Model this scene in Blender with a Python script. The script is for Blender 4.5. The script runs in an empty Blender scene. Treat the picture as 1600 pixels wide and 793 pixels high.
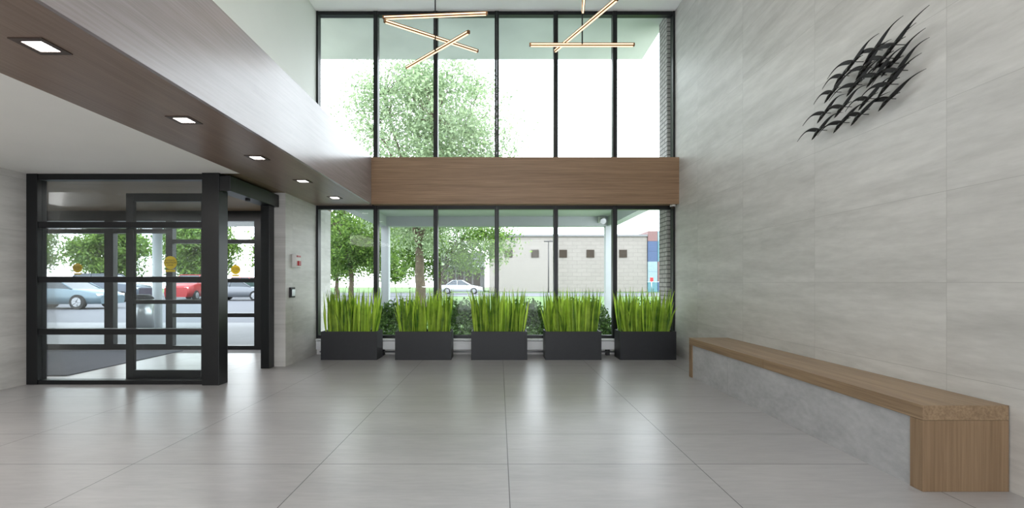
import bpy, bmesh, math, random
from mathutils import Vector, Matrix
random.seed(7)
scene = bpy.context.scene
COL = scene.collection

# ------------------------------------------------------------------ helpers
def S(r, g, b):
    def f(c):
        c /= 255.0
        return c / 12.92 if c <= 0.04045 else ((c + 0.055) / 1.055) ** 2.4
    return (f(r), f(g), f(b), 1.0)

def base_mat(name):
    m = bpy.data.materials.new(name)
    m.use_nodes = True
    nt = m.node_tree
    return m, nt, nt.nodes["Principled BSDF"]

def plain(name, col, rough=0.5, metal=0.0, vary=0.08, nscale=6.0, spec=0.5, bump=0.0):
    m, nt, b = base_mat(name)
    n = nt.nodes.new("ShaderNodeTexNoise"); n.inputs["Scale"].default_value = nscale
    n.inputs["Detail"].default_value = 4
    tc = nt.nodes.new("ShaderNodeTexCoord")
    nt.links.new(tc.outputs["Object"], n.inputs["Vector"])
    r = nt.nodes.new("ShaderNodeValToRGB")
    r.color_ramp.elements[0].position = 0.3; r.color_ramp.elements[1].position = 0.7
    r.color_ramp.elements[0].color = tuple(c * (1 - vary) for c in col[:3]) + (1,)
    r.color_ramp.elements[1].color = tuple(min(1, c * (1 + vary)) for c in col[:3]) + (1,)
    nt.links.new(n.outputs["Fac"], r.inputs["Fac"])
    nt.links.new(r.outputs["Color"], b.inputs["Base Color"])
    b.inputs["Roughness"].default_value = rough
    b.inputs["Metallic"].default_value = metal
    b.inputs["Specular IOR Level"].default_value = spec
    if bump:
        bp = nt.nodes.new("ShaderNodeBump"); bp.inputs["Strength"].default_value = bump
        nt.links.new(n.outputs["Fac"], bp.inputs["Height"]); nt.links.new(bp.outputs["Normal"], b.inputs["Normal"])
    return m

def emis(name, col, strength):
    m, nt, b = base_mat(name)
    b.inputs["Base Color"].default_value = col
    b.inputs["Emission Color"].default_value = col
    b.inputs["Emission Strength"].default_value = strength
    return m

def pos_uv(nt, a, b_, ou=0.0, ov=0.0):
    g = nt.nodes.new("ShaderNodeNewGeometry")
    s = nt.nodes.new("ShaderNodeSeparateXYZ"); nt.links.new(g.outputs["Position"], s.inputs[0])
    c = nt.nodes.new("ShaderNodeCombineXYZ")
    def off(sock, o, dst):
        ad = nt.nodes.new("ShaderNodeMath"); ad.operation = 'SUBTRACT'; ad.inputs[1].default_value = o
        nt.links.new(sock, ad.inputs[0]); nt.links.new(ad.outputs[0], dst)
    off(s.outputs[a], ou, c.inputs[0]); off(s.outputs[b_], ov, c.inputs[1])
    return c.outputs[0]

def tile(name, c1, c2, joint, a, b_, w, h, ou, ov, rough=0.4, streak=(1.0, 6.0), mortar=0.0035, spec=0.5, offset=0.0, rvar=0.1, tvar=0.9, bumps=0.15, fine=(3.0, 40.0), fmix=0.45):
    """stone-look porcelain tile with thin grout joints, a/b_ = world axes"""
    m, nt, b = base_mat(name)
    uv = pos_uv(nt, a, b_, ou, ov)
    br = nt.nodes.new("ShaderNodeTexBrick")
    br.offset = offset; br.squash = 1.0
    br.inputs["Scale"].default_value = 1.0
    br.inputs["Brick Width"].default_value = w
    br.inputs["Row Height"].default_value = h
    br.inputs["Mortar Size"].default_value = mortar
    br.inputs["Mortar Smooth"].default_value = 0.1
    br.inputs["Color1"].default_value = (1, 1, 1, 1)
    br.inputs["Color2"].default_value = (tvar, tvar, tvar, 1)
    br.inputs["Mortar"].default_value = (0.9, 0.9, 0.9, 1)
    nt.links.new(uv, br.inputs["Vector"])
    sc = nt.nodes.new("ShaderNodeVectorMath"); sc.operation = 'SCALE'; sc.inputs["Scale"].default_value = 23.0
    nt.links.new(br.outputs["Color"], sc.inputs[0])
    def noise(scale, detail, rgh, dist):
        mp = nt.nodes.new("ShaderNodeMapping")
        mp.inputs["Scale"].default_value = (scale[0], scale[1], 1)
        nt.links.new(uv, mp.inputs["Vector"])
        ad = nt.nodes.new("ShaderNodeVectorMath"); ad.operation = 'ADD'
        nt.links.new(mp.outputs[0], ad.inputs[0]); nt.links.new(sc.outputs[0], ad.inputs[1])
        n = nt.nodes.new("ShaderNodeTexNoise"); n.inputs["Scale"].default_value = 1.0
        n.inputs["Detail"].default_value = detail; n.inputs["Roughness"].default_value = rgh
        n.inputs["Distortion"].default_value = dist
        nt.links.new(ad.outputs[0], n.inputs["Vector"])
        return n
    n1 = noise(streak, 7, 0.62, 0.1); n2 = noise(fine, 4, 0.6, 0.0)
    mixf = nt.nodes.new("ShaderNodeMix"); mixf.data_type = 'FLOAT'; mixf.inputs[0].default_value = fmix
    nt.links.new(n1.outputs["Fac"], mixf.inputs[2]); nt.links.new(n2.outputs["Fac"], mixf.inputs[3])
    r = nt.nodes.new("ShaderNodeValToRGB")
    r.color_ramp.elements[0].position = 0.32; r.color_ramp.elements[0].color = c1
    r.color_ramp.elements[1].position = 0.68; r.color_ramp.elements[1].color = c2
    nt.links.new(mixf.outputs[0], r.inputs["Fac"])
    mx = nt.nodes.new("ShaderNodeMix"); mx.data_type = 'RGBA'
    nt.links.new(br.outputs["Fac"], mx.inputs["Factor"])
    ml = nt.nodes.new("ShaderNodeMix"); ml.data_type = 'RGBA'; ml.blend_type = 'MULTIPLY'; ml.inputs["Factor"].default_value = 0.6
    nt.links.new(r.outputs["Color"], ml.inputs["A"]); nt.links.new(br.outputs["Color"], ml.inputs["B"])
    nt.links.new(ml.outputs["Result"], mx.inputs["A"]); mx.inputs["B"].default_value = joint
    nt.links.new(mx.outputs["Result"], b.inputs["Base Color"])
    mr = nt.nodes.new("ShaderNodeMapRange")
    mr.inputs["To Min"].default_value = rough - rvar; mr.inputs["To Max"].default_value = rough + rvar
    nt.links.new(mixf.outputs[0], mr.inputs["Value"]); nt.links.new(mr.outputs["Result"], b.inputs["Roughness"])
    b.inputs["Specular IOR Level"].default_value = spec
    bp = nt.nodes.new("ShaderNodeBump"); bp.inputs["Strength"].default_value = bumps; bp.inputs["Distance"].default_value = 0.002
    bp.invert = True
    nt.links.new(br.outputs["Fac"], bp.inputs["Height"]); nt.links.new(bp.outputs["Normal"], b.inputs["Normal"])
    return m

def wood(name, dark, light, axis, rough=0.4, fine=60.0, spec=0.5):
    m, nt, b = base_mat(name)
    g = nt.nodes.new("ShaderNodeNewGeometry")
    mp = nt.nodes.new("ShaderNodeMapping")
    sc = [fine, fine, fine]; sc[axis] = 1.6
    mp.inputs["Scale"].default_value = sc
    nt.links.new(g.outputs["Position"], mp.inputs["Vector"])
    n = nt.nodes.new("ShaderNodeTexNoise"); n.inputs["Scale"].default_value = 1.0
    n.inputs["Detail"].default_value = 5; n.inputs["Roughness"].default_value = 0.6
    nt.links.new(mp.outputs[0], n.inputs["Vector"])
    mp2 = nt.nodes.new("ShaderNodeMapping")
    sc = [9, 9, 9]; sc[axis] = 0.5
    mp2.inputs["Scale"].default_value = sc
    nt.links.new(g.outputs["Position"], mp2.inputs["Vector"])
    n2 = nt.nodes.new("ShaderNodeTexNoise"); n2.inputs["Scale"].default_value = 1.0
    n2.inputs["Detail"].default_value = 3; n2.inputs["Distortion"].default_value = 0.7
    nt.links.new(mp2.outputs[0], n2.inputs["Vector"])
    mm = nt.nodes.new("ShaderNodeMath"); mm.operation = 'MULTIPLY_ADD'
    mm.inputs[1].default_value = 0.65
    h = nt.nodes.new("ShaderNodeMath"); h.operation = 'MULTIPLY'; h.inputs[1].default_value = 0.35
    nt.links.new(n2.outputs["Fac"], h.inputs[0])
    nt.links.new(n.outputs["Fac"], mm.inputs[0]); nt.links.new(h.outputs[0], mm.inputs[2])
    r = nt.nodes.new("ShaderNodeValToRGB")
    r.color_ramp.elements[0].position = 0.34; r.color_ramp.elements[0].color = dark
    r.color_ramp.elements[1].position = 0.66; r.color_ramp.elements[1].color = light
    nt.links.new(mm.outputs[0], r.inputs["Fac"])
    nt.links.new(r.outputs["Color"], b.inputs["Base Color"])
    b.inputs["Roughness"].default_value = rough
    b.inputs["Specular IOR Level"].default_value = spec
    return m

def glass_mat(name, tint=(0.93, 0.96, 0.95, 1), refl=0.5):
    m = bpy.data.materials.new(name); m.use_nodes = True
    nt = m.node_tree; nt.nodes.clear()
    o = nt.nodes.new("ShaderNodeOutputMaterial")
    t = nt.nodes.new("ShaderNodeBsdfTransparent"); t.inputs["Color"].default_value = tint
    gl = nt.nodes.new("ShaderNodeBsdfGlossy"); gl.inputs["Roughness"].default_value = 0.02
    f = nt.nodes.new("ShaderNodeFresnel"); f.inputs["IOR"].default_value = 1.45
    mu = nt.nodes.new("ShaderNodeMath"); mu.operation = 'MULTIPLY'; mu.inputs[1].default_value = refl
    nt.links.new(f.outputs[0], mu.inputs[0])
    mx = nt.nodes.new("ShaderNodeMixShader")
    nt.links.new(mu.outputs[0], mx.inputs[0]); nt.links.new(t.outputs[0], mx.inputs[1]); nt.links.new(gl.outputs[0], mx.inputs[2])
    nt.links.new(mx.outputs[0], o.inputs["Surface"])
    return m

def leaf_mat(name, dark, light, nscale=3.0, transl=0.35):
    m = bpy.data.materials.new(name); m.use_nodes = True
    nt = m.node_tree; nt.nodes.clear()
    o = nt.nodes.new("ShaderNodeOutputMaterial")
    g = nt.nodes.new("ShaderNodeNewGeometry")
    n = nt.nodes.new("ShaderNodeTexNoise"); n.inputs["Scale"].default_value = nscale; n.inputs["Detail"].default_value = 3
    nt.links.new(g.outputs["Position"], n.inputs["Vector"])
    ad = nt.nodes.new("ShaderNodeMath"); ad.operation = 'MULTIPLY_ADD'; ad.inputs[1].default_value = 0.55
    nt.links.new(g.outputs["Random Per Island"], ad.inputs[0])
    s = nt.nodes.new("ShaderNodeMath"); s.operation = 'MULTIPLY'; s.inputs[1].default_value = 0.5
    nt.links.new(n.outputs["Fac"], s.inputs[0]); nt.links.new(s.outputs[0], ad.inputs[2])
    r = nt.nodes.new("ShaderNodeValToRGB")
    r.color_ramp.elements[0].position = 0.2; r.color_ramp.elements[0].color = dark
    r.color_ramp.elements[1].position = 0.8; r.color_ramp.elements[1].color = light
    nt.links.new(ad.outputs[0], r.inputs["Fac"])
    p = nt.nodes.new("ShaderNodeBsdfPrincipled"); p.inputs["Roughness"].default_value = 0.45
    t = nt.nodes.new("ShaderNodeBsdfTranslucent")
    nt.links.new(r.outputs["Color"], p.inputs["Base Color"]); nt.links.new(r.outputs["Color"], t.inputs["Color"])
    mx = nt.nodes.new("ShaderNodeMixShader"); mx.inputs[0].default_value = transl
    nt.links.new(p.outputs[0], mx.inputs[1]); nt.links.new(t.outputs[0], mx.inputs[2])
    nt.links.new(mx.outputs[0], o.inputs["Surface"])
    return m

def bbox(bm, x0, x1, y0, y1, z0, z1, mi=0):
    vs = [bm.verts.new(p) for p in ((x0,y0,z0),(x1,y0,z0),(x1,y1,z0),(x0,y1,z0),(x0,y0,z1),(x1,y0,z1),(x1,y1,z1),(x0,y1,z1))]
    for f in ((3,2,1,0),(4,5,6,7),(0,1,5,4),(1,2,6,5),(2,3,7,6),(3,0,4,7)):
        fc = bm.faces.new([vs[i] for i in f]); fc.material_index = mi

def bcyl(bm, p0, p1, r0, r1=None, seg=16, mi=0, cap=True):
    p0 = Vector(p0); p1 = Vector(p1); r1 = r0 if r1 is None else r1
    d = (p1 - p0).normalized()
    up = Vector((0,0,1)) if abs(d.z) < 0.95 else Vector((1,0,0))
    a = d.cross(up).normalized(); b = d.cross(a).normalized()
    A = []; B = []
    for i in range(seg):
        t = 2*math.pi*i/seg; o = a*math.cos(t) + b*math.sin(t)
        A.append(bm.verts.new(p0 + o*r0)); B.append(bm.verts.new(p1 + o*r1))
    for i in range(seg):
        j = (i+1) % seg
        f = bm.faces.new((A[i], A[j], B[j], B[i])); f.material_index = mi; f.smooth = True
    if cap:
        for ring in (A, list(reversed(B))):
            f = bm.faces.new(ring); f.material_index = mi

def tag(o, label=None, cat=None, kind=None, group=None):
    if label: o["label"] = label
    if cat: o["category"] = cat
    if kind: o["kind"] = kind
    if group: o["group"] = group

def mk(name, bm, mats, parent=None, loc=(0,0,0), bevel=0.0, label=None, cat=None, kind=None, group=None, rotz=0.0, recalc=True):
    if recalc: bmesh.ops.recalc_face_normals(bm, faces=bm.faces)
    me = bpy.data.meshes.new(name); bm.to_mesh(me); bm.free()
    if not isinstance(mats, (list, tuple)): mats = [mats]
    for m in mats: me.materials.append(m)
    o = bpy.data.objects.new(name, me); COL.objects.link(o)
    o.location = loc; o.rotation_euler = (0,0,rotz)
    if parent: o.parent = parent
    if bevel:
        b = o.modifiers.new("bevel", 'BEVEL'); b.width = bevel; b.segments = 2; b.limit_method = 'ANGLE'
    tag(o, label, cat, kind, group)
    return o

def empty(name, loc, label, cat, kind=None, group=None, rotz=0.0):
    o = bpy.data.objects.new(name, None); COL.objects.link(o)
    o.location = loc; o.rotation_euler = (0,0,rotz); o.empty_display_size = 0.1
    tag(o, label, cat, kind, group)
    return o

def box(name, x0, x1, y0, y1, z0, z1, mat, parent=None, bevel=0.0, **kw):
    cx, cy = (x0+x1)/2, (y0+y1)/2
    bm = bmesh.new(); bbox(bm, x0-cx, x1-cx, y0-cy, y1-cy, 0, z1-z0)
    return mk(name, bm, mat, parent, (cx, cy, z0), bevel, **kw)

# ------------------------------------------------------------------ dimensions (metres)
XR, XL, XLL = 2.93, -3.05, -5.56
YW = 7.84
ZC = 5.72
ZS = 2.48
YB = -5.0

# ------------------------------------------------------------------ materials
M_floor = tile("floor_tile", S(151,149,150), S(176,174,174), S(66,64,65), 0, 1, 1.24, 0.61, 0.058-1.24*8, 3.09-0.61*20, rough=0.31, streak=(1.0,2.6), mortar=0.003, spec=0.8, tvar=0.92, rvar=0.05, fine=(5,36), fmix=0.42)
WA = dict(rough=0.40, streak=(0.7,5.0), mortar=0.0015, rvar=0.05, tvar=0.95, fine=(5,22), fmix=0.32)
M_wallR = tile("wall_tile_y", S(182,180,176), S(218,216,212), S(170,168,164), 1, 2, 1.28, 0.60, 3.06-1.28*8, 0.0, **WA)
M_wallX = tile("wall_tile_x", S(182,180,176), S(218,216,212), S(170,168,164), 0, 2, 1.28, 0.60, -20, 0.0, **WA)
M_benchp = tile("bench_panel_tile", S(158,158,159), S(190,190,191), S(110,110,110), 1, 2, 3.0, 3.0, -10, -1, rough=0.5, streak=(3,6), mortar=0.001, fine=(16,26), fmix=0.4)
M_white = plain("white_paint", S(244,243,239), 0.6, vary=0.012, nscale=2)
M_upper = plain("upper_wall_paint", S(224,227,220), 0.55, vary=0.02, nscale=1.5)
M_woodX = wood("oak_beam", S(124,97,72), S(158,128,100), 0, 0.38)
M_woodY = wood("oak_fascia", S(138,129,129), S(162,153,154), 1, 0.24, spec=0.9)
M_woodS = wood("oak_soffit", S(122,103,92), S(148,128,115), 1, 0.33)
M_benchY = wood("oak_y", S(122,99,75), S(162,137,108), 1, 0.40, fine=70)
M_benchZ = wood("oak_z", S(120,96,71), S(152,126,98), 2, 0.42, fine=80)
M_black = plain("black_aluminium", S(20,22,25), 0.35, 0.2, vary=0.1)
M_blackm = plain("black_matt", S(28,28,31), 0.6, vary=0.1)
M_planter = plain("charcoal_planter", S(30,32,37), 0.5, vary=0.1, nscale=20)
M_soil = plain("soil", S(45,36,28), 0.95, vary=0.4, nscale=40, bump=0.4)
M_glass = glass_mat("window_glass", (0.96,0.98,0.98,1), 0.4)
M_vglass = glass_mat("vestibule_glass", (0.96,0.98,0.98,1), 0.4)
M_heater = plain("heater_enamel", S(232,234,236), 0.4, 0.0, vary=0.02)
M_steel = plain("stainless", S(170,172,175), 0.3, 0.9, vary=0.05)
M_blade = leaf_mat("grass_blade", S(62,112,18), S(212,242,92), 9.0, 0.5)
M_leaf = leaf_mat("pale_tree_leaf", S(104,126,92), S(180,198,158), 0.7, 0.6)
M_leafg = leaf_mat("green_tree_leaf", S(50,84,32), S(136,168,78), 0.6, 0.5)
M_leafd = leaf_mat("shrub_leaf", S(34,58,26), S(96,130,60), 2.0, 0.35)
M_bark = plain("bark", S(84,74,60), 0.9, vary=0.3, nscale=5, bump=0.5)
M_grass = plain("lawn", S(72,102,42), 0.9, vary=0.2, nscale=8)
M_asph = plain("asphalt", S(84,86,92), 0.85, vary=0.06, nscale=3)
M_conc = plain("concrete", S(120,121,123), 0.8, vary=0.05, nscale=3)
M_beige = tile("split_block", S(134,128,122), S(146,140,134), S(120,114,108), 0, 2, 1.2, 0.5, -50, 0, rough=0.8, mortar=0.02, offset=0.5)
M_dark = plain("dark_glass", S(58,50,42), 0.4, vary=0.1, spec=0.1)
M_brick = tile("brick_white", S(150,146,140), S(176,172,166), S(96,94,90), 1, 2, 0.21, 0.075, 0, 0, rough=0.8, mortar=0.01, offset=0.5)
M_brass = plain("brushed_brass", S(116,84,56), 0.35, 0.7, vary=0.1)
M_led = emis("warm_led", (1.0, 0.72, 0.46, 1), 1.7)
M_down = emis("downlight_glow", (1.0, 0.96, 0.9, 1), 14)
M_iron = plain("dark_bronze", S(34,32,32), 0.35, 0.6, vary=0.2)
M_ring = plain("downlight_trim", S(80,66,60), 0.4, 0.2, vary=0.05)
M_vceil = wood("vestibule_ceiling_wood", S(112,96,76), S(144,124,100), 0, 0.5)
M_mat = plain("entrance_mat", S(92,96,106), 0.95, vary=0.15, nscale=60)
M_over = plain("overhang_plaster", S(188,193,183), 0.8, vary=0.12, nscale=0.9)
M_extw = plain("exterior_white", S(184,188,192), 0.7, vary=0.03, nscale=2)
M_yellow = plain("sticker_yellow", S(206,176,26), 0.5, vary=0.02)
M_ink = plain("sticker_ink", S(20,20,20), 0.6)
M_red = plain("alarm_red", S(180,30,34), 0.4)
M_plast = plain("white_plastic", S(228,228,226), 0.4, vary=0.01)

# ------------------------------------------------------------------ room shell
ST = dict(kind="structure")
box("floor", -9.0, XR+0.3, YB, YW+0.1, -0.15, 0, M_floor, label="large grey stone-look floor tiles with thin joints", cat="floor", **ST)
box("wall_right", XR, XR+0.3, YB, YW+0.12, 0, ZC+0.2, M_wallR, label="tall wall clad in pale grey stone-look tiles", cat="wall", **ST)
box("wall_left", XLL-0.2, XLL, YB, 5.5, 0, ZS, M_wallR, label="pale grey tiled wall beside the vestibule", cat="wall", **ST)
box("wall_vestibule_front", -8.4, XLL, 5.5, 5.7, 0, ZS, M_wallX, label="short tiled wall end at the vestibule", cat="wall", **ST)
box("wall_vestibule_left", -8.6, -8.4, 5.5, 8.45, 0, ZS, M_wallR, label="pale side wall of the entrance vestibule", cat="wall", **ST)
box("wall_return", XL-0.24, XL, 6.67, 8.45, 0, ZS, M_wallR, label="pale tiled return wall between vestibule and windows", cat="wall", **ST)
box("wall_upper_left", XL-0.2, XL, YB, YW+0.12, ZS+0.16, ZC+0.2, M_upper, label="off-white painted upper wall above the wood bulkhead", cat="wall", **ST)
box("ceiling", XL, XR, YB, YW+0.12, ZC, ZC+0.2, M_white, label="high white painted ceiling of the lobby", cat="ceiling", **ST)
box("ceiling_low", -8.6, XL-0.0, YB, 5.5, ZS, ZS+0.15, M_white, label="low white ceiling over the vestibule side", cat="ceiling", **ST)
box("ceiling_vestibule", -8.6, XL, 5.5, 8.5, ZS-0.0, ZS+0.15, M_vceil, label="brown wood-look ceiling of the vestibule", cat="ceiling", **ST)
box("trim_1", -2.115, -2.085, YB, 7.61, ZS, 3.25, M_woodY, label="pale grey-brown wood fascia of the long bulkhead", cat="bulkhead", **ST)
box("trim_2", XL, -2.116, YB, YW-0.04, ZS, ZS+0.03, M_woodS, label="brown wood soffit carrying recessed downlights", cat="soffit", **ST)
box("trim_3", XL, -2.116, YB, YW-0.04, 3.2, 3.25, M_white, label="top ledge of the bulkhead", cat="bulkhead", **ST)
box("trim_4", -2.084, XR, 7.61, YW-0.04, ZS, 3.24, M_woodX, label="oak panelled beam across the window wall", cat="beam", **ST)
bm = bmesh.new()
bbox(bm, XLL, -2.6, YB-0.2, YB, 0, ZS); bbox(bm, XL, -2.6, YB-0.2, YB, ZS, ZC)
bbox(bm, 2.5, XR, YB-0.2, YB, 0, ZC); bbox(bm, -2.6, 2.5, YB-0.2, YB, 3.1, ZC)
mk("wall_rear", bm, M_wallX, label="tiled rear wall with a wide opening", cat="wall", **ST)  # out of view; opening left and sized to let in fill daylight
box("trim_5", XL, XR, YW-0.03, YW+0.03, 0, 0.27, M_white, label="low white sill wall beneath the windows", cat="sill", **ST)
box("trim_6", XL, XR, YW-0.03, YW+0.12, ZS, 3.2, M_black, label="dark spandrel behind the wood beam", cat="spandrel", **ST)

# ------------------------------------------------------------------ windows, one per bay
edges = [-3.05, -2.06, -1.06, -0.04, 0.945, 1.93, 2.93]
wn = 0
for row, (z0, z1) in enumerate(((0.27, ZS), (3.2, ZC))):
    for i in range(6):
        wn += 1
        x0, x1 = edges[i], edges[i+1]
        cx = (x0+x1)/2; hw = (x1-x0)/2 - 0.001
        e = empty("window_%d" % wn, (cx, YW, z0), ("tall lower" if row == 0 else "tall upper") + " window bay in a slim black aluminium frame", "window", "structure")
        fb = 0.034; H = z1 - z0
        bm = bmesh.new()
        bbox(bm, -hw, -hw+fb, -0.06, 0.06, 0, H); bbox(bm, hw-fb, hw, -0.06, 0.06, 0, H)
        bbox(bm, -hw+fb, hw-fb, -0.05, 0.05, 0, 0.05); bbox(bm, -hw+fb, hw-fb, -0.05, 0.05, H-0.06, H)
        mk("frame", bm, M_black, e)
        bm = bmesh.new(); bbox(bm, -hw+fb, hw-fb, -0.006, 0.006, 0.05, H-0.06)
        mk("pane", bm, M_glass, e)

# ------------------------------------------------------------------ vestibule front screen
e = empty("window_13", (-4.415, 5.55, 0), "black framed glazed vestibule screen with horizontal bars", "glazed screen", "structure")
xl, xr = XLL+4.415, -3.27+4.415
bm = bmesh.new()
bbox(bm, xl, xl+0.13, -0.06, 0.06, 0, ZS); bbox(bm, xr-0.2, xr, -0.1, 0.08, 0, ZS)
for z, t in ((0.0, 0.05), (0.585, 0.07), (1.2, 0.07), (1.845, 0.07), (2.41, 0.07)):
    bbox(bm, xl+0.13, xr-0.2, -0.05, 0.05, z, z+t)
mk("frame", bm, M_black, e, bevel=0.004)
bm = bmesh.new(); bbox(bm, xl+0.13, xr-0.2, -0.006, 0.006, 0.05, 2.41); mk("pane", bm, M_vglass, e)
e = empty("door_1", (-4.02, 5.68, 0.01), "black framed sliding glass door leaf with mid rails", "door", "structure")
bm = bmesh.new()
bbox(bm, -0.5, -0.41, -0.025, 0.025, 0.0, 2.27); bbox(bm, 0.41, 0.5, -0.025, 0.025, 0.0, 2.27)
bbox(bm, -0.41, 0.41, -0.025, 0.025, 0.0, 0.13); bbox(bm, -0.41, 0.41, -0.025, 0.025, 2.17, 2.27)
bbox(bm, -0.41, 0.41, -0.025, 0.025, 0.93, 0.98)
mk("frame", bm, M_black, e, bevel=0.003)
bm = bmesh.new(); bbox(bm, -0.41, 0.41, -0.005, 0.005, 0.13, 2.17); mk("pane", bm, M_vglass, e)
e = empty("door_2", (-3.27, 6.1, 0), "black framed sliding door opening with deep operator header", "door", "structure")
bm = bmesh.new()
bbox(bm, -0.06, 0.06, 0.42, 0.565, 0, 2.28); bbox(bm, -0.05, 0.05, -0.52, 0.42, 2.44, ZS)
mk("frame", bm, M_black, e, bevel=0.003)
bm = bmesh.new(); bbox(bm, -0.07, 0.13, -0.64, 0.565, 2.27, 2.445); mk("operator_header", bm, M_black, e, bevel=0.006)
bm = bmesh.new()
bcyl(bm, (0.04, -0.1, 2.245), (0.04, -0.1, 2.27), 0.03); mk("motion_sensor", bm, M_blackm, e)
e = empty("window_14", (-6.0, 8.4, 0), "outer vestibule glazing with black frames and bars", "glazed screen", "structure")
def ox(x): return x + 6.0
bm = bmesh.new()
for x, w in ((-8.35, 0.28), (-6.98, 0.16), (-5.9, 0.12), (-5.0, 0.1), (-4.32, 0.12), (-3.36, 0.1)):
    bbox(bm, ox(x)-w/2, ox(x)+w/2, -0.05, 0.05, 0, ZS)
bbox(bm, ox(-8.4), ox(-3.29), -0.049, 0.049, 2.3, ZS); bbox(bm, ox(-8.4), ox(-5.9), -0.049, 0.049, 0.0, 0.1)
for z in (0.0, 0.58, 1.2, 1.9):
    bbox(bm, ox(-5.9), ox(-3.29), -0.045, 0.045, z, z+0.07)
bbox(bm, ox(-8.3), ox(-5.9), -0.045, 0.045, 2.08, 2.16)
mk("frame", bm, M_black, e)
bm = bmesh.new(); bbox(bm, ox(-8.3), ox(-3.3), -0.006, 0.006, 0.05, 2.3); mk("pane", bm, M_vglass, e)
box("floor_mat", -8.2, -5.55, 6.0, 8.2, 0.0, 0.012, M_mat, label="dark grey ribbed entrance mat in the vestibule", cat="floor mat")
box("floor_vestibule", -9.0, -3.2, YW+0.1, 8.5, -0.15, 0, M_conc, label="grey floor at the vestibule threshold", cat="floor", **ST)

def text_mesh(s, size, mat, parent, loc, rot):
    cu = bpy.data.curves.new("lettering", 'FONT'); cu.body = s; cu.size = size
    cu.align_x = 'CENTER'; cu.align_y = 'CENTER'; cu.extrude = 0.0005
    t = bpy.data.objects.new("tmp", cu); COL.objects.link(t)
    bpy.context.view_layer.update()
    me = bpy.data.meshes.new_from_object(t.evaluated_get(bpy.context.evaluated_depsgraph_get()))
    bpy.data.objects.remove(t)
    me.materials.clear(); me.materials.append(mat)
    o = bpy.data.objects.new("lettering", me); COL.objects.link(o)
    o.location = loc; o.rotation_euler = rot; o.parent = parent
    return o
for (x, y, z, r) in ((-7.57, 8.385, 1.46, 0.085), (-3.99, 5.667, 1.44, 0.08), (-4.73, 8.385, 1.43, 0.085)):
    e = empty("safety_sticker", (x, y, z), "round yellow automatic door caution sticker on glass", "sticker", group="door caution stickers")
    bm = bmesh.new(); bcyl(bm, (0, 0, 0), (0, 0.004, 0), r, seg=32); mk("disc", bm, M_yellow, e)
    text_mesh("AUTOMATIC", r*0.27, M_ink, e, (0, -0.002, r*0.35), (math.pi/2, 0, 0))
    text_mesh("CAUTION", r*0.42, M_ink, e, (0, -0.002, 0), (math.pi/2, 0, 0))
    text_mesh("DOOR", r*0.3, M_ink, e, (0, -0.002, -r*0.38), (math.pi/2, 0, 0))
    bm = bmesh.new(); bbox(bm, -r*0.75, r*0.75, 0, 0.003, -r*1.4, -r*1.05); mk("strip", bm, M_yellow, e)

# ------------------------------------------------------------------ downlights
for y in (2.53, 3.68, 4.79, 5.9, 7.05):
    e = empty("recessed_downlight", (-2.48, y, ZS), "square recessed downlight glowing in the wood soffit", "downlight", group="soffit downlights")
    bm = bmesh.new(); a, b = 0.09, 0.056
    bbox(bm, -a, a, -a, -b, -0.006, 0.0); bbox(bm, -a, a, b, a, -0.006, 0.0)
    bbox(bm, -a, -b, -b, b, -0.006, 0.0); bbox(bm, b, a, -b, b, -0.006, 0.0)
    mk("trim_ring", bm, M_ring, e)
    bm = bmesh.new(); bbox(bm, -b, b, -b, b, -0.003, -0.0005); mk("lens", bm, M_down, e)

# ------------------------------------------------------------------ pendants
def pendant(bars, cx, cy, label):
    e = empty("pendant_light", (cx, cy, ZC), label, "pendant light")
    bm = bmesh.new(); bcyl(bm, (0,0,-0.03), (0,0,0), 0.07, seg=24); mk("canopy", bm, M_brass, e)
    zlow = min(b[4] for b in bars)
    bm = bmesh.new(); bcyl(bm, (0,0,zlow-ZC), (0,0,-0.03), 0.008, seg=8); mk("stem", bm, M_blackm, e)
    for (x0, y0, x1, y1, z) in bars:
        d = Vector((x1-x0, y1-y0, 0)); L = d.length; ang = math.atan2(d.y, d.x)
        mx, my = (x0+x1)/2-cx, (y0+y1)/2-cy
        bm = bmesh.new(); bbox(bm, -L/2, L/2, -0.016, 0.016, 0, 0.036)
        b = mk("bar", bm, M_brass, e, (mx, my, z-ZC), rotz=ang, bevel=0.003)
        bm = bmesh.new(); bbox(bm, -L/2+0.02, L/2-0.02, -0.008, 0.008, -0.004, -0.0005)
        bbox(bm, -L/2+0.02, L/2-0.02, -0.0175, -0.0162, 0.012, 0.024)
        mk("led_strip", bm, M_led, b)
pendant([(-1.286,5.21,-0.267,5.9,4.10), (-1.198,6.03,-0.332,5.16,3.95), (-1.35,5.415,-0.131,5.33,4.25)], -0.76, 5.55, "three crossed brass bars with warm LED strips on a stem")
pendant([(0.351,5.45,1.58,5.45,3.954), (0.70,5.9,1.217,4.8,4.10), (0.95,5.31,0.80,4.1,4.25)], 0.96, 5.4, "crossed brass LED bars hanging beside the tiled wall")

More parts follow.
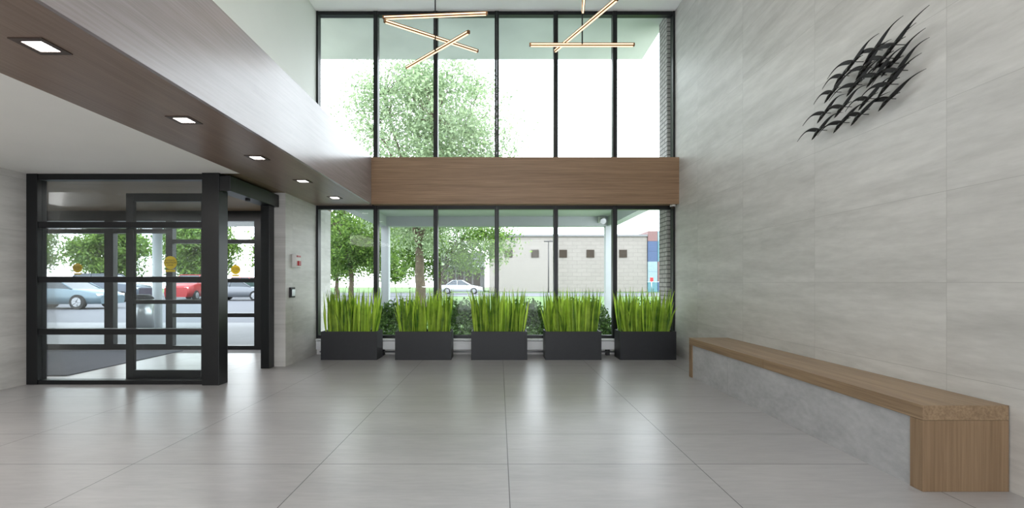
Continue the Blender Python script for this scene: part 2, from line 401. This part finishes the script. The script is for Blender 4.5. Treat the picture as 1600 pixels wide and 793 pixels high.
# ------------------------------------------------------------------ bench
by0, by1, bx0, bx1, bh, th = 2.68, 5.98, 2.43, 2.925, 0.495, 0.085
cx, cy = (bx0+bx1)/2, (by0+by1)/2
e = empty("bench", (cx, cy, 0), "long low oak bench with waterfall ends and grey tiled front", "bench")
seam = 4.3
box("seat_top", bx0-cx, bx1-cx, by0-cy, seam-0.0015-cy, bh-th, bh, M_benchY, e, bevel=0.002)
box("seat_top", bx0-cx, bx1-cx, seam+0.0015-cy, by1-cy, bh-th, bh, M_benchY, e, bevel=0.002)
box("end_panel", bx0-cx, bx1-cx, by0-cy, by0+th-cy, 0, bh-th-0.001, M_benchZ, e, bevel=0.002)
box("end_panel", bx0-cx, bx1-cx, by1-th-cy, by1-cy, 0, bh-th-0.001, M_benchZ, e, bevel=0.002)
box("base", bx0+0.012-cx, bx1-cx, by0+th+0.001-cy, by1-th-0.001-cy, 0, bh-th-0.001, M_benchp, e)

# ------------------------------------------------------------------ planters with tall grass
def blades(seed, n):
    rnd = random.Random(seed); bm = bmesh.new()
    for i in range(n):
        bx = rnd.uniform(-0.39, 0.39); by = rnd.uniform(-0.13, 0.13)
        h = rnd.uniform(0.54, 0.74)
        if rnd.random() < 0.3: h *= rnd.uniform(0.6, 0.88)
        lx = bx*0.15 + rnd.gauss(0, 0.03); ly = by*0.3 + rnd.gauss(0, 0.02)
        w = rnd.uniform(0.011, 0.018); a = rnd.uniform(-0.6, 0.6)
        wx, wy = math.cos(a)*w, math.sin(a)*w
        curl = rnd.gauss(0, 0.014)
        if rnd.random() < 0.10: curl = rnd.choice((-1, 1))*rnd.uniform(0.05, 0.10)
        prev = None; n_s = 6
        for k in range(n_s+1):
            t = k/n_s
            px = bx + lx*t + curl*t**3; py = by + ly*t*t; pz = h*t
            ww = (0.6 + 0.6*math.sin(math.pi*min(1, t*1.1)))*(1 - t**4) if t < 1 else 0.03
            L = bm.verts.new((px-wx*ww, py-wy*ww, pz)); M = bm.verts.new((px+wy*0.3, py-wx*0.3, pz)); R = bm.verts.new((px+wx*ww, py+wy*ww, pz))
            if prev:
                for q in ((prev[0], prev[1], M, L), (prev[1], prev[2], R, M)):
                    bm.faces.new(q)
            prev = (L, M, R)
    return bm
for i, px in enumerate((-2.33, -1.18, 0.0, 1.15, 2.31)):
    lab = "charcoal rectangular planter filled with upright green grass blades"
    e = empty("potted_plant", (px, 7.42, 0), lab, "potted plant", group="row of planters below the windows")
    w, d, h, t = 0.435, 0.18, 0.44, 0.02
    bm = bmesh.new()
    bbox(bm, -w, w, -d, -d+t, 0, h); bbox(bm, -w, w, d-t, d, 0, h)
    bbox(bm, -w, -w+t, -d+t, d-t, 0, h); bbox(bm, w-t, w, -d+t, d-t, 0, h); bbox(bm, -w+t, w-t, -d+t, d-t, 0, 0.02)
    mk("planter_box", bm, M_planter, e)
    box("soil", -w+t, w-t, -d+t, d-t, 0.36, 0.40, M_soil, e)
    mk("grass_blades", blades(i+3, 150), M_blade, e, (0, 0, 0.40), recalc=False)

# ------------------------------------------------------------------ convector heater along the sill
e = empty("baseboard_heater", (-0.06, 7.73, 0), "long pale grey metal baseboard heater on short legs", "heater")
bm = bmesh.new(); bbox(bm, -2.95, 2.95, -0.06, 0.07, 0.10, 0.24)
mk("cabinet", bm, M_heater, e, bevel=0.006)
bm = bmesh.new()
bbox(bm, -2.95, 2.95, -0.075, 0.07, 0.25, 0.27)
for k in range(60): bbox(bm, -2.9+k*0.0975, -2.9+k*0.0975+0.06, -0.02, 0.03, 0.27, 0.274)
mk("top_grille", bm, M_heater, e)
for k in range(7):
    bm = bmesh.new(); bbox(bm, -0.03, 0.03, -0.04, 0.04, 0, 0.10); mk("foot", bm, M_blackm if k % 2 else M_heater, e, (-2.8+k*0.93, 0, 0))
bm = bmesh.new(); bcyl(bm, (-2.9,-0.02,0.06), (2.9,-0.02,0.06), 0.014, seg=10); mk("pipe", bm, M_steel, e)

# ------------------------------------------------------------------ wall devices
e = empty("fire_alarm_station", (XL, 6.95, 1.42), "white and red fire alarm pull station with clear cover", "fire alarm")
bm = bmesh.new(); bbox(bm, 0, 0.06, -0.08, 0.10, 0, 0.2); mk("cover", bm, M_plast, e, bevel=0.008)
bm = bmesh.new(); bbox(bm, 0.06, 0.085, -0.03, 0.05, 0.03, 0.10); mk("pull_handle", bm, M_red, e, bevel=0.005)
bm = bmesh.new(); bbox(bm, 0.06, 0.07, -0.05, 0.07, 0.155, 0.18); mk("label_plate", bm, M_red, e)
e = empty("door_push_plate", (XL, 6.85, 0.98), "small black door push button on the return wall", "door button")
bm = bmesh.new(); bbox(bm, 0, 0.03, -0.07, 0.07, 0, 0.15); mk("back_box", bm, M_blackm, e, bevel=0.004)
bm = bmesh.new(); bbox(bm, 0.03, 0.04, -0.05, 0.05, 0.02, 0.12); mk("button", bm, M_steel, e, bevel=0.004)
e = empty("security_camera", (2.86, 7.7, ZS), "tiny white dome camera under the wood beam corner", "camera")
bm = bmesh.new(); bcyl(bm, (0,0,-0.03), (0,0,0), 0.045); mk("base", bm, M_plast, e)
bm = bmesh.new(); bmesh.ops.create_uvsphere(bm, u_segments=16, v_segments=8, radius=0.035); mk("dome", bm, M_dark, e, (0, 0, -0.035))

# ------------------------------------------------------------------ bird sculpture on wall
e = empty("wall_sculpture", (XR, 3.75, 2.5), "dark bronze metal flock of gliding birds mounted on the wall", "wall sculpture")
def bird_bm(rnd, up):
    bm = bmesh.new()
    OUT = rnd.uniform(0.05, 0.09)
    def P(u, v, o): return (-o, -u, v)
    def wing(fn, cmax):
        prev = None; N = 14
        for k in range(N+1):
            t = k/N
            u, v = fn(t); u2, v2 = fn(min(1, t+0.02)); u1, v1 = fn(max(0, t-0.02))
            du, dv = u2-u1, v2-v1; L = math.hypot(du, dv) or 1
            nu, nv = -dv/L, du/L
            c = cmax*(1-t)**0.7*(0.6+0.9*math.sin(math.pi*min(1, t*1.4+0.15))) + 0.0006
            o = OUT + 0.02*t
            a = bm.verts.new(P(u+nu*c*0.35, v+nv*c*0.35, o)); m = bm.verts.new(P(u, v, o+0.008*(1-t))); b = bm.verts.new(P(u-nu*c, v-nv*c, o))
            if prev:
                bm.faces.new((prev[0], prev[1], m, a)); bm.faces.new((prev[1], prev[2], b, m))
            prev = (a, m, b)
    U = rnd.uniform(0.27, 0.34); A = rnd.uniform(0.045, 0.065)
    wing(lambda t: (U*t, A*math.sin(math.pi*0.8*t) + up*t*t), 0.021)
    U2 = rnd.uniform(0.20, 0.27); A2 = rnd.uniform(0.04, 0.055)
    wing(lambda t: (-U2*t, A2*math.sin(math.pi*0.8*t) - 0.06*t*t), -0.019)
    pts = [(-0.095,-0.066,0.001),(-0.07,-0.05,0.009),(-0.03,-0.022,0.014),(0.015,-0.002,0.012),(0.06,0.004,0.006),(0.10,0.0,0.001)]
    for (a, b) in zip(pts[:-1], pts[1:]):
        bcyl(bm, P(a[0],a[1],OUT), P(b[0],b[1],OUT), a[2], b[2], seg=8, cap=False)
    bcyl(bm, P(0,-0.005,0.0), P(0,-0.005,OUT), 0.003, seg=6)
    return bm
rnd = random.Random(5)
for (y, z, up) in ((4.15,2.58,.0),(3.91,2.55,.01),(3.68,2.53,.02),(3.48,2.55,.04),(4.10,2.70,.01),(3.86,2.67,.02),(3.63,2.65,.03),(3.44,2.66,.05),(3.33,2.74,.05),(4.02,2.82,.01),(3.78,2.80,.03),(3.56,2.76,.04),(3.40,2.81,.06),
               (3.90,2.92,.03),(3.69,2.89,.04),(3.50,2.87,.06),(3.74,2.99,.04),(3.54,2.97,.06),(3.38,2.92,.07)):
    o = mk("bird", bird_bm(rnd, up), M_iron, e, (0, y+rnd.uniform(-.03,.03)-3.75, z+rnd.uniform(-.015,.015)-2.5), recalc=True)
    sm = o.modifiers.new("thick", 'SOLIDIFY'); sm.thickness = 0.004

# ------------------------------------------------------------------ exterior
box("lawn", -70, 70, 8.5, 120, -0.2, -0.02, M_grass, label="green lawn outside the building", cat="lawn")
box("parking_lot", -60, -5.2, 14, 40, -0.02, 0.0, M_asph, label="grey asphalt parking lot", cat="parking lot")
box("road", -60, 60, 41, 54, -0.02, 0.0, M_asph, label="grey asphalt street beyond the lawn", cat="road")
box("walkway", -14, -2.9, 8.5, 14, -0.02, 0.0, M_conc, label="pale concrete walkway at the entrance", cat="walkway")
box("roof_overhang", -8, 2.95, YW+0.12, 9.65, 5.8, 6.15, M_over, label="pale plastered roof overhang outside the upper windows", cat="roof overhang", kind="structure")
box("wall_brick_pier", 2.86, 3.25, YW+0.12, 8.35, 0, 5.8, M_brick, label="pale brick pier outside the window wall", cat="wall", **ST)
e = empty("entrance_canopy", (0, 9.7, 0), "white flat entrance canopy carried on slim posts", "canopy")
box("canopy_roof", -2.9, 2.8, -1.7, 1.5, 2.78, 2.95, M_extw, e)
bm = bmesh.new(); bbox(bm, -2.9, 2.8, 1.5, 1.75, 2.55, 2.98); bbox(bm, -2.9, -2.7, -1.7, 1.5, 2.55, 2.78); bbox(bm, 2.6, 2.8, -1.7, 1.5, 2.55, 2.78)
mk("fascia_beam", bm, M_extw, e)
for x in (-2.75, 2.65):
    bm = bmesh.new(); bbox(bm, -0.09, 0.09, -0.09, 0.09, 0, 2.55); mk("post", bm, M_extw, e, (x, 1.62, 0))
e = empty("flood_light", (2.45, 11.19, 2.62), "white twin exterior flood light on the canopy beam", "flood light")
bm = bmesh.new(); bbox(bm, -0.08, 0.08, -0.08, 0.0, 0, 0.15); mk("housing", bm, M_plast, e, bevel=0.01)
bm = bmesh.new(); bcyl(bm, (0,-0.2,0.02), (0,-0.06,0.08), 0.07, 0.04); mk("lamp_head", bm, M_steel, e)
e = empty("entry_shelter", (-9.3, 12.0, 0), "white flat shelter roof on slim round posts outside the doors", "shelter")
box("shelter_roof", -2.8, 3.4, -3.4, 1.0, 2.75, 2.95, M_extw, e)
for x, y in ((0.3, 0.3), (3.0, 0.3)):
    bm = bmesh.new(); bcyl(bm, (0,0,0), (0,0,2.75), 0.11, seg=20); mk("post", bm, M_extw, e, (x, y, 0))
e = empty("trash_can", (-8.9, 11.6, 0), "cylindrical brushed steel litter bin beside the post", "trash can")
bm = bmesh.new(); bcyl(bm, (0,0,0.05), (0,0,0.8), 0.27, seg=28); bcyl(bm, (0,0,0), (0,0,0.05), 0.24, seg=28); mk("body", bm, M_steel, e)
bm = bmesh.new(); bcyl(bm, (0,0,0.8), (0,0,0.9), 0.28, 0.2, seg=28); mk("lid", bm, M_blackm, e)

# far building
e = empty("community_building", (12, 62, 0), "long low beige block building with small square windows", "building")
box("walls", -13.3, 7.0, -2, 8, 0, 7.1, M_beige, e)
box("parapet_cap", -13.5, 7.0, -2.2, 8.2, 7.1, 7.35, M_conc, e)
for xp in (-10.8, -7.4, -3.8, -0.3, 3.9):
    bm = bmesh.new(); bbox(bm, -0.5, 0.5, -0.08, 0.05, 0, 1.0); mk("window_square", bm, M_dark, e, (xp, -2.0, 4.4))
pan = [plain("panel_teal", S(84,124,134),0.6), plain("panel_rust", S(118,88,86),0.6), plain("panel_blue", S(62,80,112),0.6), plain("panel_pale", S(128,148,156),0.6)]
bm = bmesh.new()
for r in range(6):
    for c in range(3):
        bbox(bm, c*1.25, c*1.25+1.2, -0.2, 6, r*1.3, r*1.3+1.28, (r*3+c*2+(r//2)) % 4)
mk("coloured_panels", bm, pan, e, (7.05, -2.0, 0))
e = empty("entrance_block", (-4.8, 66, 0), "white glazed entrance block of the neighbouring building", "building")
box("walls", -4, 2.6, -1, 5, 0, 5.4, M_conc, e)
bm = bmesh.new()
for i in range(5): bbox(bm, -3.4+i*1.15, -2.45+i*1.15, -0.08, 0, 0.4, 2.9)
mk("glazing", bm, M_dark, e, (0, -1, 0))
box("canopy", -4.3, 2.8, -3, -1, 3.3, 3.7, M_extw, e)

# cars
M_tyre = plain("tyre", S(25,25,26), 0.8); M_rim = plain("rim", S(150,152,156), 0.4, 0.6)
M_cglass = plain("car_glass", S(50,60,68), 0.12, vary=0.02)
def car(x, y, rot, col, colname, tall=False):
    e = empty("car", (x, y, 0), colname + (" sport utility vehicle" if tall else " sedan") + " parked on the asphalt", "car", rotz=rot)
    paint = plain("paint_"+colname.replace(" ", "_"), col, 0.3, 0.2, vary=0.02)
    k = 0.25 if tall else 0.0
    st = [(-2.25,0.78+k,0.72),(-2.1,0.92+k,0.82),(-1.3,0.95+k,0.88),(0.0,0.94+k,0.9),(0.9,0.93+k,0.88),(1.5,0.86+k,0.86),(2.05,0.74+k,0.8),(2.25,0.6+k,0.68)]
    bm = bmesh.new(); rings = []
    for (sx, b, w) in st:
        zl = 0.24
        rings.append([bm.verts.new(p) for p in ((sx,-w*0.93,zl),(sx,-w,0.5),(sx,-w*0.97,b-0.06),(sx,-w*0.86,b),(sx,w*0.86,b),(sx,w*0.97,b-0.06),(sx,w,0.5),(sx,w*0.93,zl))])
    for A, B in zip(rings[:-1], rings[1:]):
        for i in range(8):
            j = (i+1) % 8; f = bm.faces.new((A[i],A[j],B[j],B[i])); f.smooth = True
    bm.faces.new(rings[0]); bm.faces.new(list(reversed(rings[-1])))
    mk("body", bm, paint, e)
    r0, r1 = (-1.95, -1.55) if tall else (-1.55, -0.85)
    f1, f0 = (0.25, 1.0) if tall else (0.15, 1.05)
    zb, zt = 0.90+k, (1.72 if tall else 1.42)
    bm = bmesh.new()
    a = [bm.verts.new(p) for p in ((r0,-0.78,zb),(f0,-0.78,zb),(f0,0.78,zb),(r0,0.78,zb))]
    b = [bm.verts.new(p) for p in ((r1,-0.62,zt),(f1,-0.62,zt),(f1,0.62,zt),(r1,0.62,zt))]
    for i in range(4):
        j = (i+1) % 4; bm.faces.new((a[i],a[j],b[j],b[i]))
    bm.faces.new(b); mk("greenhouse_glass", bm, M_cglass, e)
    bm = bmesh.new(); bbox(bm, r1-0.03, f1+0.03, -0.64, 0.64, zt-0.01, zt+0.04)
    for s in (-1, 1):
        for (xa, xb) in ((r0, r1), (f0, f1), ((r0+f0)/2-0.1, (r1+f1)/2)):
            bcyl(bm, (xa, s*0.785, zb), (xb, s*0.63, zt), 0.035, seg=6)
    mk("roof", bm, paint, e)
    for wx in (-1.38, 1.38):
        for s in (-1, 1):
            bm = bmesh.new()
            bcyl(bm, (0, s*-0.1, 0), (0, s*0.1, 0), 0.33, seg=28, mi=0); bcyl(bm, (0, s*0.1, 0), (0, s*0.115, 0), 0.21, seg=20, mi=1)
            for q in range(5):
                t = q*2*math.pi/5
                bcyl(bm, (0, s*0.118, 0), (0.2*math.cos(t), s*0.118, 0.2*math.sin(t)), 0.02, seg=5, mi=1)
            mk("wheel", bm, [M_tyre, M_rim], e, (wx, s*0.82, 0.33))
    for s in (-1, 1):
        bm = bmesh.new(); bbox(bm, 2.05, 2.2, s*0.6-0.12, s*0.6+0.12, 0.6+k*0.8, 0.7+k*0.8); mk("headlight", bm, M_plast, e)
        bm = bmesh.new(); bbox(bm, -2.27, -2.2, s*0.6-0.12, s*0.6+0.12, 0.68+k*0.8, 0.8+k*0.8); mk("taillight", bm, M_red, e)
car(-20.1, 21.6, 0.0, S(96,114,124), "silver blue")
car(-24.6, 29.5, 0.05, S(64,72,84), "dark blue", True)
car(-21.7, 33.0, -1.4, S(150,30,36), "red", True)
car(-17.4, 31.5, 0.0, S(100,104,110), "grey")
car(-33, 33, 0.0, S(50,64,96), "navy")
car(-27, 50.5, 0.0, S(150,40,40), "bright red", True)
car(-4.0, 49, 0.0, S(180,184,188), "white")

e = empty("street_lamp", (5.8, 55, -0.02), "slim dark street lamp by the road", "street lamp")
bm = bmesh.new(); bcyl(bm, (0,0,0), (0,0,6.0), 0.08, 0.05, seg=10); mk("pole", bm, M_blackm, e)
bm = bmesh.new(); bbox(bm, -0.5, 0.5, -0.15, 0.15, 6.0, 6.12); mk("lamp_head", bm, M_blackm, e)
e = empty("road_sign", (13.2, 40.5, -0.02), "small red and white road sign on a post", "road sign")
bm = bmesh.new(); bcyl(bm, (0,0,0), (0,0,1.7), 0.03, seg=8); mk("post", bm, M_steel, e)
bm = bmesh.new(); bbox(bm, -0.14, 0.14, -0.06, -0.04, 1.3, 1.65); mk("plate", bm, M_red, e)

# trees: branches steered to leaf clusters inside an uneven crown volume
def tree(x, y, seed, crown_c, crown_r, ncl, per, sig, leaf, tr, label, mat=None, fork=None):
    rnd = random.Random(seed)
    e = empty("tree", (x, y, 0.0 if (41 < y < 54 or (x < -5.2 and 14 < y < 40)) else -0.02), label, "tree")
    cc = Vector(crown_c); cr = Vector(crown_r)
    fork = fork or max(0.8, crown_c[2] - crown_r[2]*0.9)
    cl = []
    while len(cl) < ncl:
        p = Vector((rnd.uniform(-1,1), rnd.uniform(-1,1), rnd.uniform(-1,1)))
        if 0.12 < p.length < 1.0:
            if p.z > 0.3: p.x *= (1 - 0.25*(p.z-0.3)); p.y *= (1 - 0.25*(p.z-0.3))
            cl.append(Vector((cc.x + p.x*cr.x, cc.y + p.y*cr.y, cc.z + p.z*cr.z)))
    bm = bmesh.new()
    base = Vector((0,0,0)); q = base; r = tr; n = 5
    for k in range(n):
        t = (k+1)/n
        q2 = Vector((cc.x*0.25*t + rnd.gauss(0, tr*0.2), cc.y*0.25*t, fork*t)); r2 = tr*(1 - 0.35*t)
        bcyl(bm, q, q2, r*(1.25 if k == 0 else 1), r2, seg=10, cap=False); q = q2; r = r2
    limbs = []
    for k in range(5):
        a = 2*math.pi*k/5 + rnd.uniform(-0.4, 0.4)
        end = Vector((cc.x + math.cos(a)*cr.x*0.5, cc.y + math.sin(a)*cr.y*0.5, cc.z + cr.z*rnd.uniform(0.0, 0.75)))
        p0 = Vector(q); rr = r*0.72; pts = [Vector(q)]
        for j in range(1, 7):
            t = j/6
            p1 = q.lerp(end, t) + Vector((rnd.gauss(0,.05), rnd.gauss(0,.05), 0))*cr.x*0.6 + Vector((0,0,math.sin(math.pi*t)*cr.z*0.1))
            r1 = r*0.72*(1-0.75*t)
            bcyl(bm, p0, p1, rr, r1, seg=7, cap=False); p0, rr = p1, r1; pts.append(p1)
        limbs += pts[1:]
    for c in cl:
        s = min(limbs, key=lambda l: (l-c).length)
        mid = s.lerp(c, 0.5) + Vector((rnd.gauss(0,.08), rnd.gauss(0,.08), 0.1))*cr.x*0.3
        bcyl(bm, s, mid, tr*0.13, tr*0.08, seg=5, cap=False); bcyl(bm, mid, c, tr*0.08, tr*0.03, seg=4, cap=False)
    mk("trunk", bm, M_bark, e, recalc=False)
    lv = []; lf = []
    for c in cl:
        m = int(per*rnd.uniform(0.5, 1.4)); sg = sig*rnd.uniform(0.7, 1.3)
        for i in range(m):
            p = c + Vector((rnd.gauss(0,sg), rnd.gauss(0,sg), rnd.gauss(0,sg*0.75)))
            if p.z < 0.3: continue
            a = Vector((rnd.gauss(0,1), rnd.gauss(0,1), rnd.gauss(0,1))).normalized()
            b = a.cross(Vector((rnd.gauss(0,1), rnd.gauss(0,1), rnd.gauss(0,1)))).normalized()
            w = leaf*rnd.uniform(0.6, 1.2); i0 = len(lv)
            lv += [p - a*w, p + b*w*0.45, p + a*w, p - b*w*0.45]; lf.append((i0, i0+1, i0+2, i0+3))
    me = bpy.data.meshes.new("foliage"); me.from_pydata([tuple(v) for v in lv], [], lf)
    me.materials.append(mat or M_leafg)
    o = bpy.data.objects.new("foliage", me); COL.objects.link(o); o.parent = e; o["kind"] = "stuff"
tree(-3.2, 19, 11, (0.1, 0, 6.6), (3.6, 2.4, 4.0), 210, 230, 0.42, 0.08, 0.24, "large leafy tree with a forked trunk on the lawn", M_leaf, 2.6)
tree(-7.3, 23, 4, (0, 0, 3.7), (2.2, 1.8, 1.9), 70, 260, 0.36, 0.09, 0.15, "smaller leafy tree on the lawn by the parking lot")
tree(-3.8, 29.5, 8, (0.6, 0, 3.8), (3.9, 2.0, 2.2), 90, 210, 0.44, 0.11, 0.16, "broad leafy tree behind the large one", M_leafg)
tree(-12.5, 36, 9, (0, 0, 4.2), (3.0, 2.4, 2.6), 55, 200, 0.5, 0.14, 0.18, "leafy tree at the lot edge")
for i, xx in enumerate((-50, -42, -34, -26, -18)):
    tree(xx, 40.45, 21+i, (0, 0, 4.4), (2.9, 2.0, 2.9), 80, 220, 0.5, 0.17, 0.22, "leafy green tree behind the parked cars")
tree(-14, 57, 31, (0, 0, 5), (3.6, 2.6, 3.6), 60, 160, 0.7, 0.22, 0.25, "leafy tree across the street")
tree(-25, 57, 32, (0, 0, 5), (3.6, 2.6, 3.6), 60, 160, 0.7, 0.22, 0.25, "leafy tree across the street")

def shrub_mesh(seed):
    rnd = random.Random(seed); lv = []; lf = []
    for i in range(5000):
        a = rnd.uniform(0, 2*math.pi); u = rnd.uniform(0, 1); rr = rnd.uniform(0.7, 1.0)
        ph = math.acos(1-u)
        c = Vector((0.56*rr*math.sin(ph)**0.6*math.cos(a), 0.40*rr*math.sin(ph)*math.sin(a), 0.06+0.85*rr*math.cos(ph)**0.7*rnd.uniform(0.8,1.05)))
        A = Vector((rnd.gauss(0,1), rnd.gauss(0,1), rnd.gauss(0,1))).normalized()
        B = A.cross(Vector((rnd.gauss(0,1), rnd.gauss(0,1), rnd.gauss(0,1)))).normalized()
        w = rnd.uniform(0.02, 0.04); i0 = len(lv)
        lv += [c-A*w, c+B*w*0.6, c+A*w, c-B*w*0.6]; lf.append((i0,i0+1,i0+2,i0+3))
    me = bpy.data.meshes.new("shrub_leaves"); me.from_pydata([tuple(v) for v in lv], [], lf); me.materials.append(M_leafd)
    return me
sm_ = [shrub_mesh(1), shrub_mesh(2)]
for i in range(5):
    o = bpy.data.objects.new("shrub", sm_[i % 2]); COL.objects.link(o)
    o.location = (-1.95+i*1.2, 9.1, -0.02)
    tag(o, "dense dark green shrub outside the lower windows", "shrub", None, "foundation shrubs")

# ------------------------------------------------------------------ light
w = bpy.data.worlds.new("world"); scene.world = w; w.use_nodes = True
nt = w.node_tree; bg = nt.nodes["Background"]
tc = nt.nodes.new("ShaderNodeTexCoord"); sx = nt.nodes.new("ShaderNodeSeparateXYZ")
nt.links.new(tc.outputs["Generated"], sx.inputs[0])
rp = nt.nodes.new("ShaderNodeValToRGB")
rp.color_ramp.elements[0].position = 0.0; rp.color_ramp.elements[0].color = (0.93, 0.96, 1.0, 1)
rp.color_ramp.elements[1].position = 1.0; rp.color_ramp.elements[1].color = (0.84, 0.91, 1.0, 1)
nt.links.new(sx.outputs[2], rp.inputs["Fac"]); nt.links.new(rp.outputs["Color"], bg.inputs["Color"])
bg.inputs["Strength"].default_value = 5.9

def area(name, loc, rot, sx_, sy_, power, col=(1,1,1)):  # area lamps added only to brighten the interior, no real fittings
    l = bpy.data.lights.new(name, 'AREA'); l.shape = 'RECTANGLE'; l.size = sx_; l.size_y = sy_; l.energy = power; l.color = col
    o = bpy.data.objects.new(name, l); COL.objects.link(o); o.location = loc; o.rotation_euler = rot
    o["label"] = "area lamp added to fill the interior with light"; o["category"] = "fill light"
    return o
area("fill_light", (0.2, 1.5, 5.6), (0,0,0), 3.5, 5.0, 105, (1,0.97,0.93))
area("fill_light", (-4.2, 1.5, 2.44), (0,0,0), 1.2, 4.0, 85, (1,0.96,0.91))
area("fill_light", (-5.6, 7.0, 2.44), (0,0,0), 3.0, 1.2, 60, (1,0.97,0.94))  # added to lift the dim vestibule

# ------------------------------------------------------------------ camera
cam = bpy.data.cameras.new("camera"); co = bpy.data.objects.new("camera", cam); COL.objects.link(co)
cam.sensor_width = 36; cam.lens = 730/1600*36
cam.shift_x = 20/1600; cam.shift_y = 44.5/1600
co.location = (0, 0, 1.2); co.rotation_euler = (math.pi/2, 0, 0)
cam.clip_start = 0.05; cam.clip_end = 400
scene.camera = co
scene.view_settings.view_transform = 'Standard'
